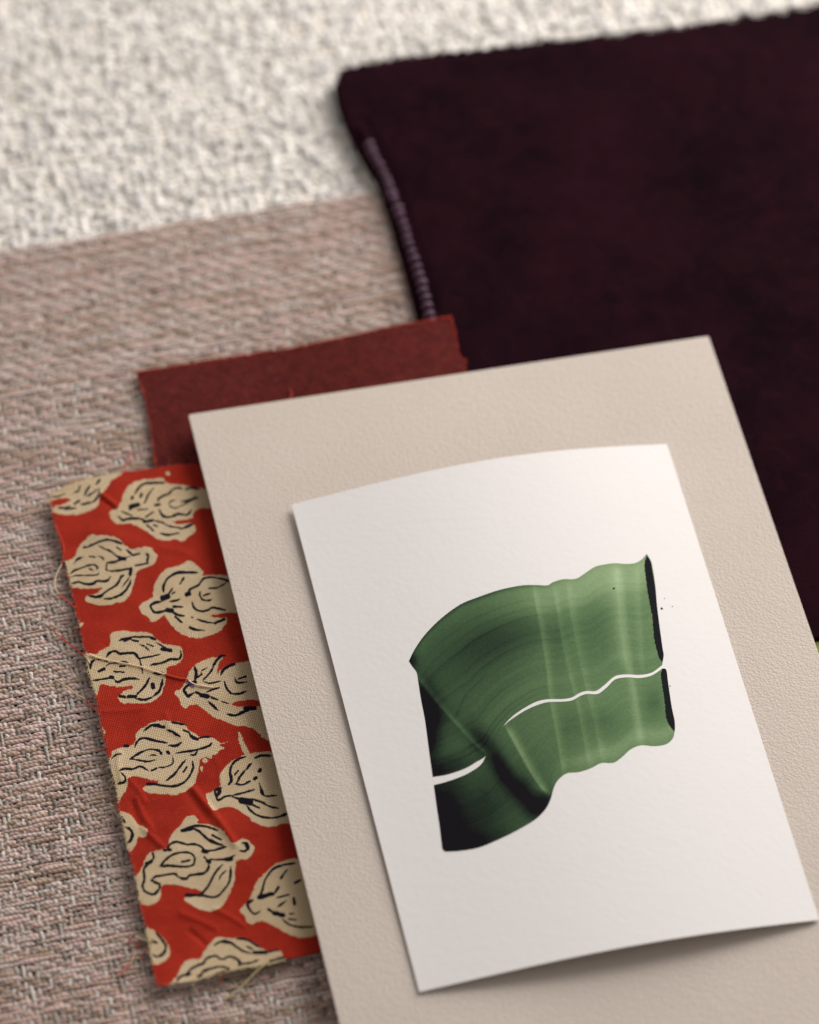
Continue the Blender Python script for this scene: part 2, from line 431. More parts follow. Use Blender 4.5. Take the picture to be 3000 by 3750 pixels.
# distance in from the cut outline -> rounded pile edge
loop = np.vstack([vl1[::-1], vt1])
Pf = P.reshape(-1, 3)
dd = segdist(Pf[:, :2], bp(loop[::2, 0], loop[::2, 1], VZ)[:, :2]).reshape(P.shape[:2]) / MM
und = field(P[..., 0] / MM, P[..., 1] / MM, 4, [(90, 0.5), (38, 0.2), (14, 0.03)])
P[..., 2] += (und * np.clip(dd / 12, 0, 1) - 0.8 * np.exp(-(dd / 0.7) ** 1.5)) * MM
ridge_line = np.array(k2([(372, 545), (415, 625), (470, 740), (528, 850), (580, 980), (622, 1090), (662, 1210), (700, 1330), (735, 1430), (765, 1540), (792, 1650), (824, 1760), (860, 1880), (900, 2010)], 1100, 150, 0.58))
dr = segdist(G.reshape(-1, 2), ridge_line).reshape(P.shape[:2]) / 11.5
P[..., 2] -= 0.45 * MM * np.exp(-((dr - 2.6) / 1.0) ** 2)
vo = link(sheet('velvet', P, 2.2 * MM), 'velvet_cloth', mv.m, vt)
# seam: a rolled tube, then the ribs over it
mr = NT('seam_thread', 0.5, 0.4); mr.col(mr.mix(mr.noise(1500, 2), lin(48, 27, 41), lin(98, 64, 88))); mr.bump(mr.noise(2500, 2), 0.05 * MM)
mr.sheen(0.35, 0.4, lin(200, 140, 175))
rl = resample(cr(ridge_line, 8), 120)
RP = bp(rl[:, 0], rl[:, 1], VZ + 0.35 * MM)
link(tubes('seam_roll', [(RP, np.interp(np.arange(120), [0, 10, 40, 119], [0.25, 0.8, 0.85, 1.1]) * MM * (1 + 0.10 * sm_noise(120, 9)), lin(50, 28, 38)[:3])], 12), 'seam_roll', mv.m, vt)
RP2 = resample(RP, 400); s = np.r_[0, np.cumsum(np.linalg.norm(np.diff(RP2, axis=0), axis=1))]
def rib_mesh():
    import bmesh
    bm = bmesh.new(); bmesh.ops.create_uvsphere(bm, u_segments=12, v_segments=8, radius=1.0)
    for v in bm.verts:
        v.co.x *= 1.75 * MM; v.co.y *= 1.1 * MM; v.co.z *= 1.25 * MM
    for f in bm.faces: f.smooth = True
    me = bpy.data.meshes.new('rib'); bm.to_mesh(me); bm.free(); me.materials.append(mr.m); return me
ribm = rib_mesh(); q = 8 * MM
while q < s[-1] - 4 * MM:
    i = np.searchsorted(s, q); T = RP2[i + 1] - RP2[i - 1]
    o = bpy.data.objects.new('rib', ribm); COL.objects.link(o); o.parent = vt
    o.location = RP2[i] + np.array([0, 0, 0.4 * MM]) + RNG.uniform(-0.15, 0.15, 3) * MM; o.rotation_euler = (0, 0, math.atan2(T[1], T[0]) + math.pi / 2 + 0.35 + random.uniform(-0.12, 0.12))
    k = random.uniform(0.88, 1.08); o.scale = (k * random.uniform(0.9, 1.08), k * random.uniform(0.9, 1.05), k)
    q += random.uniform(2.75, 3.2) * MM
L = []
for P0, dr_, n in ((resample(vt1, 2000), -1, 1500), (resample(vl1[:70], 1200), 1, 500)):
    for _ in range(n):
        i = random.randrange(len(P0) - 1); p = bp(*P0[i], VZ - random.uniform(0.6, 2.4) * MM)
        d = (-EV if dr_ < 0 else -EU) * random.uniform(0.2, 0.7) * MM + (EU if dr_ < 0 else EV) * random.uniform(-0.6, 0.6) * MM + np.array([0, 0, random.uniform(-0.2, 0.5) * MM])
        L.append(([p - d * 0.3, p + d * 0.5, p + d], [0.16 * MM, 0.12 * MM, 0.04 * MM], (0.03, 0.01, 0.02)))
link(tubes('edge_pile', L, 3), 'edge_pile', mv.m, vt, 'stuff')

# ------------------------------------------------------------------ green swatch peeping out below the velvet
mg = NT('green_cloth', 0.85, 0.2); mg.col(mg.ramp(mg.noise(160, 3), [(0.4, lin(92, 112, 62)), (0.62, lin(140, 138, 78))])); mg.bump(mg.noise(1500, 2), 0.1 * MM)
gs = thing('green_swatch', 'olive green swatch peeping out at the right edge beneath the dark velvet and beige card', 'fabric swatch')
gz = 5.2 * MM
slab('cloth', [bp(2760, 2398, gz), bp(3000, 2352, gz), bp(3500, 2268, gz), bp(3700, 2900, gz), bp(2900, 3000, gz)], gz, 0.8 * MM, mg.m, gs, 0.15 * MM)
L = []
for i in range(160):
    x = 2960 + 500 * i / 160; p = bp(x, 2352 - 0.168 * (x - 3000) + 6, gz); d = -EV * random.uniform(0.3, 1.1) * MM + EU * random.uniform(-0.4, 0.4) * MM
    L.append(([p, p + d], [0.15 * MM, 0.06 * MM], (0.4, 0.35, 0.1)))
myf = NT('yellow_fibre', 0.8); myf.col(lin(150, 140, 70)); link(tubes('fringe', L, 3), 'fringe', myf.m, gs, 'stuff')

# ------------------------------------------------------------------ dark red felt
ft = thing('red_felt_swatch', 'dark brick red wool felt swatch showing above the beige card', 'fabric swatch')
mf = NT('brick_red_felt', 0.95, 0.1)
n1 = mf.noise(420, 4, 0.65, dist=0.6); n2 = mf.noise(1800, 3)
c = mf.mix(mf.rng(n1, 0.36, 0.68), lin(74, 25, 25), lin(100, 35, 30)); c = mf.mix(mf.rng(n2, 0.58, 0.75), c, lin(128, 66, 58)); mf.col(c)
mf.bump(mf.math('ADD', n1, n2), 0.18 * MM); mf.sheen(0.12, 0.5, lin(220, 120, 100))
flt = cr([(501, 1364), (600, 1350), (720, 1331), (838, 1313), (960, 1294), (1098, 1272), (1277, 1234), (1455, 1197), (1560, 1178), (1650, 1161)], 8)
flt[3:-3, 1] += np.random.default_rng(1).uniform(-1.6, 1.6, len(flt) - 6)
fl = cr([(501, 1364), (511, 1395), (522, 1425), (537, 1485), (550, 1546), (562, 1630), (570, 1701), (590, 1790)], 6)
fr = [(1650, 1161), (1658, 1190), (1666, 1222), (1674, 1270), (1684, 1313), (1705, 1322), (1703, 1350), (1699, 1382), (1740, 1640)]
G = coons(flt, [(590, 1790), (1740, 1640)], fl, fr, 150, 60)
def felt_z(x):     # rises where it climbs over the velvet
    t = np.clip((x - 900) / 550, 0, 1); return (4.7 + 4.3 * t * t * (3 - 2 * t)) * MM
FZ = felt_z(G[..., 0]); P = bp(G[..., 0], G[..., 1], FZ)
P[..., 2] += field(P[..., 0] / MM, P[..., 1] / MM, 9, [(24, 0.16), (7, 0.05)]) * MM
fo = link(sheet('felt', P, 1.3 * MM), 'felt', mf.m, ft)
mff = NT('felt_fibre', 0.8, 0.2); mff.col(mff.mix(mff.noise(300), lin(150, 46, 32), lin(196, 74, 52)))
L = []
for P0, dv, n in ((resample(flt, 900), -EV, 1700), (resample(fl, 400), -EU, 260), (resample(fr, 400), EU, 450)):
    for _ in range(n):
        i = random.randrange(len(P0)); p = bp(*P0[i], felt_z(P0[i][0]) - random.uniform(0, 0.5) * MM)
        d = dv * random.uniform(0.1, 0.6) * MM + np.cross(dv, [0, 0, 1]) * random.uniform(-0.6, 0.6) * MM + np.array([0, 0, random.uniform(0.0, 0.5) * MM])
        L.append(([p - d * 0.8, p + d * 0.3, p + d], [0.12 * MM, 0.09 * MM, 0.04 * MM], (0.3, 0.05, 0.03)))
for _ in range(220):
    x = random.uniform(520, 1690); y = random.uniform(1180, 1700)
    if not inpoly(np.array([[x, y]]), [(501, 1364), (1650, 1161), (1700, 1390), (700, 1520), (740, 1700), (575, 1700)])[0]: continue
    p = bp(x, y, felt_z(x) + 0.12 * MM); a = random.uniform(0, 6.28); d = np.array([math.cos(a), math.sin(a), 0]) * random.uniform(0.4, 1.3) * MM
    L.append(([p, p + d * 0.5 + [0, 0, 0.12 * MM], p + d], [0.05 * MM] * 3, (0.3, 0.05, 0.03)))
link(tubes('felt_fuzz', L, 3), 'felt_fuzz', mff.m, ft, 'stuff')
mrt = NT('red_thread', 0.6); mrt.col(mrt.attr('Col').outputs['Color']); mrt.bump(mrt.noise(3000, 2), 0.04 * MM); mrt.sheen(0.2, 0.5, (1, 0.9, 0.85, 1))
RED = lin(196, 52, 30)[:3]; CRM = lin(212, 194, 150)[:3]
tp = cr([(1062, 1423), (1068, 1440), (1066, 1452), (1071, 1468)], 6)
link(tubes('loose_thread', [(bp(tp[:, 0], tp[:, 1], 6.2 * MM), 0.13 * MM, RED)], 5), 'loose_thread', mrt.m, ft)

# ------------------------------------------------------------------ block printed cotton
C5 = (150, 1690, .371); C6 = (230, 2230, .42899); C7 = (370, 2880, .46377)
OUT = [
 (C5, [(60,350),(150,290),(350,215),(600,140),(810,110),(760,165),(700,200),(680,240),(640,300),(590,350),(575,400),(560,450),(480,490),(400,520),(290,535),(180,525),(110,500),(140,450),(220,430),(270,398),(285,380),(200,372),(70,402)]),
 (C5, [(680,520),(700,490),(760,465),(780,430),(800,390),(830,300),(880,240),(960,190),(1060,170),(1200,155),(1225,185),(1290,215),(1400,220),(1500,245),(1620,260),(1750,280),(1900,330),(1900,470),(1700,450),(1560,465),(1500,520),(1495,565),(1400,590),(1300,606),(1360,626),(1440,620),(1510,628),(1525,700),(1450,760),(1400,800),(1330,780),(1220,795),(1130,760),(1050,700),(980,660),(900,620),(830,620),(740,620),(710,590),(685,550)]),
 (C5, [(1228,100),(1250,90),(1275,105),(1270,125),(1245,130),(1228,118)]),
 (C5, [(200,975),(260,965),(340,920),(355,860),(400,800),(440,770),(490,720),(560,735),(640,740),(720,755),(790,790),(830,840),(890,870),(960,860),(1080,860),(1110,890),(1150,945),(1130,1000),(1080,1040),(1000,1060),(950,1090),(930,1150),(910,1230),(880,1310),(820,1380),(740,1400),(640,1420),(540,1405),(450,1370),(440,1330),(470,1310),(540,1300),(580,1270),(605,1240),(520,1245),(420,1240),(260,1205)]),
 (C5, [(975,1450),(990,1410),(1060,1370),(1105,1340),(1110,1270),(1140,1180),(1190,1110),(1280,1060),(1370,1040),(1420,1010),(1470,990),(1540,1030),(1610,1090),(1600,1130),(1700,1120),(1915,1140),(2100,1200),(2100,1500),(1900,1490),(1780,1505),(1672,1528),(1740,1545),(1829,1548),(1829,1595),(1765,1675),(1603,1739),(1487,1744),(1372,1698),(1279,1606),(1221,1525),(1195,1530),(1150,1570),(1090,1585),(1060,1540),(1000,1500)]),
 (C6, [(150,400),(280,380),(320,350),(400,310),(405,220),(450,185),(560,180),(650,190),(740,205),(800,260),(860,300),(930,310),(1000,320),(1030,380),(1010,440),(950,480),(890,500),(885,570),(870,640),(840,720),(780,780),(700,800),(600,800),(510,800),(470,760),(500,720),(540,690),(590,680),(585,655),(520,665),(430,660),(325,650),(300,720),(230,760)]),
 (C6, [(955,710),(1000,690),(1030,650),(1060,580),(1080,540),(1120,490),(1180,450),(1260,420),(1340,415),(1375,410),(1330,480),(1320,560),(1370,510),(1450,480),(1620,450),(1850,450),(1850,800),(1640,775),(1560,780),(1490,790),(1450,815),(1520,835),(1640,840),(1850,850),(1850,1120),(1725,1100),(1640,1030),(1580,1000),(1480,990),(1400,960),(1300,920),(1220,870),(1150,820),(1090,820),(1050,850),(1020,830),(990,760)]),
 (C6, [(1495,1045),(1520,1060),(1555,1150),(1600,1240),(1570,1260),(1530,1190),(1505,1120)]),
 (C6, [(340,1285),(410,1270),(430,1210),(500,1185),(560,1170),(610,1140),(630,1060),(680,1010),(780,960),(900,955),(1020,975),(1080,1030),(1130,1060),(1180,1090),(1260,1085),(1310,1110),(1350,1140),(1410,1130),(1340,1160),(1380,1185),(1340,1200),(1310,1240),(1250,1250),(1180,1280),(1160,1340),(1150,1400),(1130,1480),(1060,1550),(960,1590),(850,1580),(740,1570),(680,1530),(720,1500),(800,1490),(820,1455),(760,1455),(640,1420),(560,1440),(550,1510),(500,1600),(480,1650),(430,1670),(360,1400)]),
 (C7, [(831,60),(873,41),(928,14),(947,-14),(938,-78),(965,-134),(1012,-190),(1086,-227),(1141,-254),(1270,-273),(1500,-280),(1700,-200),(1700,280),(1450,300),(1400,320),(1310,330),(1220,300),(1150,240),(1080,190),(1000,170),(940,180),(890,205),(860,170),(840,110)]),
 (C7, [(280,720),(310,670),(340,620),(360,560),(410,520),(500,505),(530,480),(550,400),(590,350),(640,300),(670,255),(730,240),(770,270),(760,300),(850,305),(940,340),(990,400),(1050,460),(1100,430),(1150,430),(1200,480),(1210,520),(1160,580),(1070,590),(1060,650),(1050,750),(1010,850),(960,930),(900,970),(800,965),(720,930),(650,880),(700,860),(780,845),(800,820),(720,800),(640,780),(560,770),(480,790),(470,870),(420,920),(370,935),(300,910),(270,800)]),
 (C7, [(1095,965),(1140,920),(1180,880),(1200,820),(1230,750),(1290,690),(1340,640),(1420,600),(1550,575),(1700,600),(1900,700),(1900,1150),(1700,1180),(1580,1190),(1480,1160),(1400,1110),(1300,1060),(1240,1050),(1190,1070),(1150,1040),(1130,1000)]),
 (C7, [(500,1640),(560,1540),(600,1490),(620,1440),(650,1380),(700,1350),(780,1340),(810,1290),(860,1220),(920,1170),(1000,1180),(1100,1180),(1200,1210),(1260,1260),(1330,1290),(1410,1290),(1440,1340),(1460,1400),(1300,1600),(700,1750)]),
 (C7, [(130,200),(220,210),(260,250),(290,290),(340,320),(370,350),(350,400),(290,400),(280,450),(240,510),(205,500),(150,330)]),
 (C7, [(330,1115),(400,1120),(450,1150),(500,1200),(545,1270),(530,1340),(480,1380),(430,1400),(370,1370)]),
 (C6, [(320,1015),(345,1010),(362,1050),(350,1080),(330,1080)]), (C6, [(130,120),(175,115),(155,150),(135,160)]),
 (C6, [(1190,1290),(1215,1270),(1240,1290),(1215,1310)]), (C6, [(1240,1255),(1275,1250),(1265,1280)]), (C6, [(1175,1345),(1200,1350),(1185,1380)]),
]
INK = [
 (C5, [([(100,360),(170,355),(240,325)],8),([(310,320),(370,300),(390,250)],8),([(430,345),(460,290),(495,245)],9),([(550,240),(575,205),(590,190)],15),([(580,290),(575,340),(540,390),(510,410)],11),([(395,430),(450,420),(510,410)],9),([(330,425),(380,395)],8),([(165,465),(230,465),(290,450)],12),([(240,480),(340,465)],7),([(455,355),(520,320),(560,290)],4),
  ([(930,320),(970,260),(1030,215),(1110,205),(1220,200)],14),([(1110,260),(1060,330),(1030,400),(1005,420)],9),([(985,350),(995,325)],13),([(900,375),(905,355)],16),([(890,450),(960,430)],38),([(880,470),(900,450)],24),([(960,480),(1050,475)],8),([(770,550),(810,585),(870,570),(980,570),(1050,600),(1120,590)],13),([(1020,600),(1100,590)],20),([(1050,630),(1110,690)],10),([(1120,590),(1200,610),(1240,635)],9),([(1110,630),(1150,645)],9),([(1170,715),(1260,735),(1370,715)],11),([(1240,640),(1320,660),(1400,670)],8),([(1390,675),(1450,650),(1500,625)],19),([(1160,400),(1160,370),(1210,335),(1260,315),(1290,280),(1350,250),(1400,265)],10),([(1420,270),(1480,255),(1560,265)],18),([(1130,435),(1170,425)],13),([(1170,480),(1200,540),(1260,560),(1320,545),(1360,525),(1440,535),(1490,480)],14),([(1260,420),(1290,390),(1330,380)],8),([(1260,420),(1290,455),(1340,460),(1400,435),(1480,385),(1560,350)],7),([(1380,400),(1450,380),(1530,345)],7),([(1040,550),(1110,505)],7),([(800,500),(900,540)],3),
  ([(420,840),(440,835)],8),([(450,840),(530,810),(590,790),(660,780),(730,795),(800,820)],12),([(560,820),(620,860),(690,890),(750,940),(820,965)],8),([(750,855),(790,880)],10),([(850,880),(870,900),(910,930)],15),([(910,930),(970,915)],11),([(800,965),(830,970)],26),([(650,1000),(730,995),(810,965),(880,940)],9),([(650,1020),(650,1070),(720,1080),(800,1070),(860,1060),(900,1080)],10),([(1040,925),(1060,940),(1050,1000),(1060,1015)],14),([(940,1030),(1040,1015)],6),([(890,1060),(880,1110)],20),([(330,990),(360,950),(420,930)],13),([(480,930),(530,940)],9),([(560,930),(600,945),(620,970)],15),([(290,1095),(330,1060),(400,1035),(470,1015),(530,1015),(560,1045),(530,1070)],8),([(290,1120),(370,1110),(470,1115),(560,1110),(570,1080)],7),([(480,1050),(510,1065)],7),([(300,1190),(370,1175),(420,1195),(480,1205),(530,1195),(550,1175),(620,1180),(660,1170),(690,1130)],14),([(820,1120),(790,1140),(770,1185),(740,1220),(680,1260),(620,1300),(570,1330)],12),([(470,1315),(540,1330),(590,1340)],16),([(560,1330),(600,1320)],24),([(620,1355),(700,1350),(780,1320),(830,1280),(870,1220),(890,1170)],15),([(800,1240),(840,1190),(890,1120)],7),
  ([(1215,1300),(1210,1250),(1240,1180),(1290,1140),(1350,1110),(1440,1105),(1550,1105)],15),([(1375,1220),(1410,1160)],9),([(1205,1350),(1255,1340)],50),([(1260,1320),(1300,1260)],12),([(1290,1320),(1320,1300)],9),([(1270,1390),(1340,1375),(1380,1360)],9),([(1185,1385),(1130,1395),(1085,1420),(1090,1450),(1120,1490),(1180,1490),(1250,1465)],14),([(1250,1470),(1290,1480)],36),([(1310,1440),(1400,1440)],10),([(1290,1490),(1350,1520),(1410,1530)],16),([(1330,1540),(1390,1595)],9),([(1490,1540),(1500,1545)],11),([(1540,1560),(1620,1585),(1700,1595)],10),([(1470,1645),(1530,1665),(1610,1670)],16),([(1440,1320),(1465,1310)],36),([(1450,1310),(1470,1270),(1520,1245),(1560,1220),(1590,1180),(1620,1155),(1700,1145),(1800,1165),(1900,1200)],11),([(1490,1385),(1510,1440),(1560,1475),(1630,1475),(1680,1450),(1725,1450),(1820,1470)],13),([(1570,1290),(1570,1330),(1600,1370),(1650,1375),(1700,1360)],9),([(1610,1330),(1670,1310)],10),([(1660,1255),(1740,1250),(1830,1200)],10),([(1720,1600),(1810,1560)],20)]),
 (C6, [([(480,265),(540,245),(600,235),(660,235),(750,240)],10),([(530,262),(580,245)],22),([(590,260),(640,270)],11),([(650,300),(700,320),(740,360)],8),([(760,250),(790,265)],15),([(800,290),(850,320),(900,345)],9),([(850,345),(920,355)],24),([(720,300),(770,320)],7),([(370,410),(400,370),(450,355),(490,380),(560,375),(610,380),(640,410),(660,430)],14),([(660,425),(740,410),(830,390)],8),([(755,480),(850,460),(920,430),(990,425),(1010,390),(1005,355)],12),([(660,440),(670,480),(680,520),(680,550)],5),([(235,500),(240,460),(270,430)],18),([(270,430),(340,425),(400,460)],6),([(310,530),(350,510)],15),([(370,485),(400,465),(470,455),(540,455),(570,480)],9),([(490,490),(530,490)],13),([(440,535),(520,540)],10),([(260,610),(340,600),(410,590),(440,600)],11),([(440,605),(470,625),(530,600),(600,595),(650,600)],12),([(410,580),(425,585)],22),([(775,545),(850,555),(870,570)],18),([(740,585),(710,640),(670,690),(620,740)],10),([(765,640),(772,665)],22),([(490,745),(530,750)],20),([(560,745),(620,745)],24),([(620,765),(700,770),(760,750)],12),([(770,740),(820,700),(845,640),(850,600)],13),
  ([(1280,500),(1310,450),(1350,410),(1390,405)],16),([(1290,500),(1250,560),(1200,610)],9),([(1130,500),(1140,560),(1130,610)],24),([(1180,560),(1190,530),(1230,510)],9),([(1150,590),(1190,560)],9),([(1090,640),(1130,630)],26),([(1100,640),(1060,660),(1035,690),(1050,720),(1070,745),(1120,720)],14),([(1140,715),(1200,740)],16),([(1180,740),(1240,750)],28),([(1230,715),(1290,690),(1340,675)],9),([(1200,625),(1260,640),(1350,620)],5),([(1270,760),(1320,775)],11),([(1240,790),(1290,830),(1330,870)],14),([(1360,790),(1420,810)],7),([(1400,890),(1470,905),(1540,880),(1640,840)],14),([(1560,850),(1640,850)],24),([(1350,570),(1370,530),(1410,500),(1470,480)],17),([(1380,620),(1400,680),(1440,720),(1500,725),(1570,705)],11),([(1470,590),(1490,630),(1570,625)],11),([(1500,600),(1560,580)],9),
  ([(690,1040),(740,1000),(800,985),(860,1000)],14),([(780,990),(860,1005)],22),([(930,965),(1040,985)],8),([(890,1030),(940,1050),(1000,1090)],13),([(1030,1030),(1080,1050)],11),([(1080,1060),(1110,1090),(1150,1105)],24),([(1160,1100),(1210,1085),(1270,1085)],12),([(615,1170),(640,1120),(690,1095),(760,1110),(820,1125),(900,1140)],11),([(530,1165),(555,1165)],18),([(900,1160),(960,1165),(1010,1140)],14),([(960,1225),(1040,1215),(1120,1205),(1200,1185),(1250,1165),(1270,1140)],12),([(415,1280),(450,1250),(500,1240)],9),([(575,1275),(640,1230),(700,1200),(760,1190),(810,1200),(840,1225)],10),([(575,1275),(640,1280),(720,1290),(800,1275)],8),([(730,1250),(760,1235),(800,1240)],6),([(820,1200),(840,1225)],15),([(895,1215),(905,1225)],18),([(935,1250),(940,1310),(880,1340),(820,1345)],9),([(760,1370),(800,1350)],9),([(480,1385),(530,1360),(600,1360),(660,1335),(730,1370)],12),([(490,1390),(530,1430),(530,1470),(460,1490)],9),([(725,1490),(800,1495),(880,1510),(960,1510),(1030,1480),(1080,1430),(1110,1360),(1110,1290)],12),([(720,1490),(780,1490)],15),([(880,1465),(950,1410),(1000,1340),(1050,1280)],12),([(1090,1240),(1130,1240),(1150,1210)],11),([(1030,1390),(1060,1340)],10),
  ([(1430,1440),(1430,1380),(1450,1320),(1500,1280),(1560,1260)],13),([(1430,1400),(1440,1470),(1420,1500)],18),([(1620,1310),(1570,1370),(1520,1430),(1480,1500)],11),([(1570,1370),(1600,1330)],20),([(1470,1420),(1500,1380)],9),([(1470,1500),(1540,1510),(1600,1480)],9),([(1640,1270),(1700,1250),(1780,1250)],15),([(1680,1390),(1690,1370)],22),([(1640,1460),(1650,1450)],24),([(1350,1530),(1300,1550),(1310,1600),(1330,1640),(1380,1610),(1450,1600)],13),([(1310,1540),(1340,1560),(1320,1600)],24),([(1450,1600),(1540,1580),(1640,1550)],10),([(1680,1500),(1700,1560),(1725,1600)],11)]),
 (C7, [([(1040,90),(1100,110),(1170,125)],13),([(1110,120),(1180,135)],44),([(1190,110),(1260,130),(1340,170),(1400,180)],11),([(1150,160),(1180,200),(1240,240),(1320,260),(1400,250),(1480,220)],13),([(1190,150),(1250,180)],10),([(1260,30),(1270,65),(1310,85),(1390,75)],10),
  ([(630,355),(690,335),(760,320),(840,325),(920,350)],11),([(640,355),(710,345)],20),([(700,330),(770,360),(830,410),(880,445),(960,465)],12),([(870,430),(910,450)],15),([(880,390),(950,425)],9),([(500,515),(550,510)],16),([(520,515),(545,470),(600,445),(680,465),(740,460),(790,480),(820,510)],12),([(820,515),(900,505),(990,480)],11),([(810,515),(835,520)],26),([(815,560),(840,590)],9),([(465,635),(530,570),(600,535),(680,525),(730,550),(740,590),(720,625),(650,635),(560,630),(465,635)],11),([(640,600),(700,585)],8),([(830,580),(900,580),(980,580),(1020,570),(1060,550)],10),([(990,580),(1030,575)],26),([(850,600),(850,640),(820,680),(760,690),(700,700),(670,725),(610,715)],12),([(840,590),(860,600)],22),([(610,715),(580,690),(480,705),(430,715),(400,740)],12),([(415,580),(370,620),(340,660),(345,730),(330,790),(350,830),(410,850),(450,820),(465,780),(430,760),(395,745)],13),([(410,535),(420,570)],13),([(360,620),(400,600)],17),([(1115,460),(1150,460),(1165,490),(1140,520),(1100,520)],13),([(1150,480),(1160,500)],20),([(665,850),(740,845),(800,850),(870,865),(930,850),(990,790),(1020,730),(1025,640)],12),([(680,850),(780,850)],19),([(780,845),(840,790),(880,720),(910,670),(960,620)],12),([(930,745),(950,700),(985,670)],9),
  ([(1240,880),(1270,820),(1300,730),(1350,660),(1430,625),(1540,610)],10),([(1250,870),(1350,840)],28),([(1360,850),(1400,790)],10),([(1390,870),(1480,850)],11),([(1420,720),(1470,660)],9),([(1200,890),(1160,910),(1170,950),(1210,990),(1260,970)],13),([(1320,960),(1370,990)],13),([(1370,990),(1440,1010)],28),([(1400,940),(1460,900)],8),([(1430,1040),(1500,1090),(1590,1110),(1680,1110)],9),([(1490,1000),(1520,1000)],8),([(1480,1040),(1540,1050)],7),([(1530,760),(1570,740)],10),([(1520,880),(1530,930)],15),
  ([(600,1545),(620,1500),(680,1470)],12),([(670,1475),(710,1430),(770,1395),(810,1380),(830,1345),(900,1320),(950,1350),(1010,1330),(1070,1350),(1100,1390),(1085,1410)],12),([(670,1480),(700,1470)],20),([(770,1500),(810,1450),(880,1420),(950,1410),(1010,1425)],12),([(880,1490),(950,1455),(1010,1440)],9),([(770,1490),(790,1480)],22),([(1090,1395),(1180,1385),(1240,1360)],11),([(890,1235),(960,1200),(1020,1215),(1080,1260),(1130,1290),(1190,1310)],10),([(960,1205),(1010,1215)],17),([(1070,1185),(1150,1195),(1210,1230),(1260,1270)],10),([(1150,1250),(1200,1275)],8),([(1210,1300),(1300,1300)],26),([(1300,1300),(1400,1285)],9),([(1340,1370),(1430,1350)],9),([(1400,1350),(1440,1345)],13),
  ([(165,240),(185,280)],13),([(190,320),(230,340),(250,380),(230,430),(205,450)],14),([(430,1140),(480,1200),(510,1250),(490,1310),(440,1335),(400,1310)],12),([(400,1210),(440,1225)],8)]),
]
ct = thing('printed_cotton_swatch', 'thin red cotton scrap block printed with cream flowers outlined in black, edges frayed', 'fabric swatch')
cl = [(183,1816),(189,1838),(193,1868),(203,1915),(222,1985),(237,2042),(248,2091),(261,2143),(276,2220),(289,2270),(300,2325),(318,2405),(333,2487),(350,2543),(367,2616),(380,2685),(402,2779),(419,2852),(434,2930),(444,2987),(472,3112),(495,3205),(523,3344),(537,3399),(556,3506),(576,3603)]
cb = [(576,3603),(598,3607),(620,3603),(718,3585),(800,3562),(880,3543),(996,3525),(1043,3511),(1170,3488),(1330,3462)]
ctp = [(183,1816),(230,1790),(280,1768),(330,1755),(373,1746),(447,1733),(558,1716),(632,1701),(706,1694),(744,1690),(860,1672)]
crt = [(860,1672),(1330,3462)]
cl1 = cr(cl, 6); cl1[2:-2, 0] += np.random.default_rng(2).uniform(-1.6, 1.6, len(cl1) - 4)
G = coons(cr(ctp, 4), cr(cb, 4), cl1, crt, 300, 900)
gx, gy = G[..., 0], G[..., 1]
CZ = 5.9 * MM
P = bp(gx, gy, CZ)
zz = 0 * gx
# pressed creases and soft waves of the thin cloth
def crease(pts, wdt, amp, skew=0.0):
    global zz
    q = G.reshape(-1, 2); d = segdist(q, pts).reshape(gx.shape)
    zz = zz + amp * np.exp(-(d / wdt) ** 2)
cv = lambda C, pts: np.array([(C[0] + C[2] * x, C[1] + C[2] * y) for x, y in pts])
crease(cv(C7, [(745,30),(830,150),(920,260),(990,360),(1060,470)]), 14, 0.5)
crease(cv(C7, [(700,60),(790,190),(870,300),(930,390)]), 16, -0.28)
crease(cv(C7, [(250,120),(270,220),(330,330)]), 15, -0.25)
crease(cv(C7, [(330,330),(420,420),(480,480)]), 12, 0.45)
crease(cv(C7, [(280,100),(330,220),(400,340)]), 12, 0.35)
crease(cv(C7, [(700,1130),(780,1190),(820,1230)]), 12, -0.35)
crease(cv(C7, [(640,1000),(760,1040),(900,1100)]), 12, 0.3)
crease(cv(C7, [(900,960),(1010,1010),(1120,1080)]), 10, 0.25)
crease(cv(C6, [(1290,1260),(1340,1350),(1360,1500)]), 14, 0.2)
crease(cv(C6, [(1100,1540),(1180,1640),(1260,1730)]), 12, 0.3)
crease(cv(C6, [(560,1450),(640,1530),(700,1640)]), 12, 0.3)
crease(cv(C6, [(360,880),(520,870),(700,850)]), 10, 0.22)
crease(cv(C6, [(880,900),(900,1000),(1000,1080)]), 14, 0.25)
crease(cv(C6, [(480,1230),(470,1330),(500,1450)]), 12, 0.3)
crease(cv(C5, [(600,340),(680,400),(750,450)]), 9, 0.42)
crease(cv(C5, [(590,375),(660,425),(720,470)]), 8, -0.3)
crease(cv(C5, [(500,700),(800,760),(1100,900)]), 22, 0.22)
crease(cv(C5, [(1200,870),(1400,900),(1500,960)]), 14, 0.2)
mmx, mmy = P[..., 0] / MM, P[..., 1] / MM
zz = zz + field(mmx, mmy, 14, [(46, 0.5), (19, 0.13), (9, 0.045), (4, 0.014)])
zz = zz + field(mmx * 1.0 + mmy * 0.3, mmy * 0.25, 15, [(7, 0.04)])
P[..., 2] += zz * MM
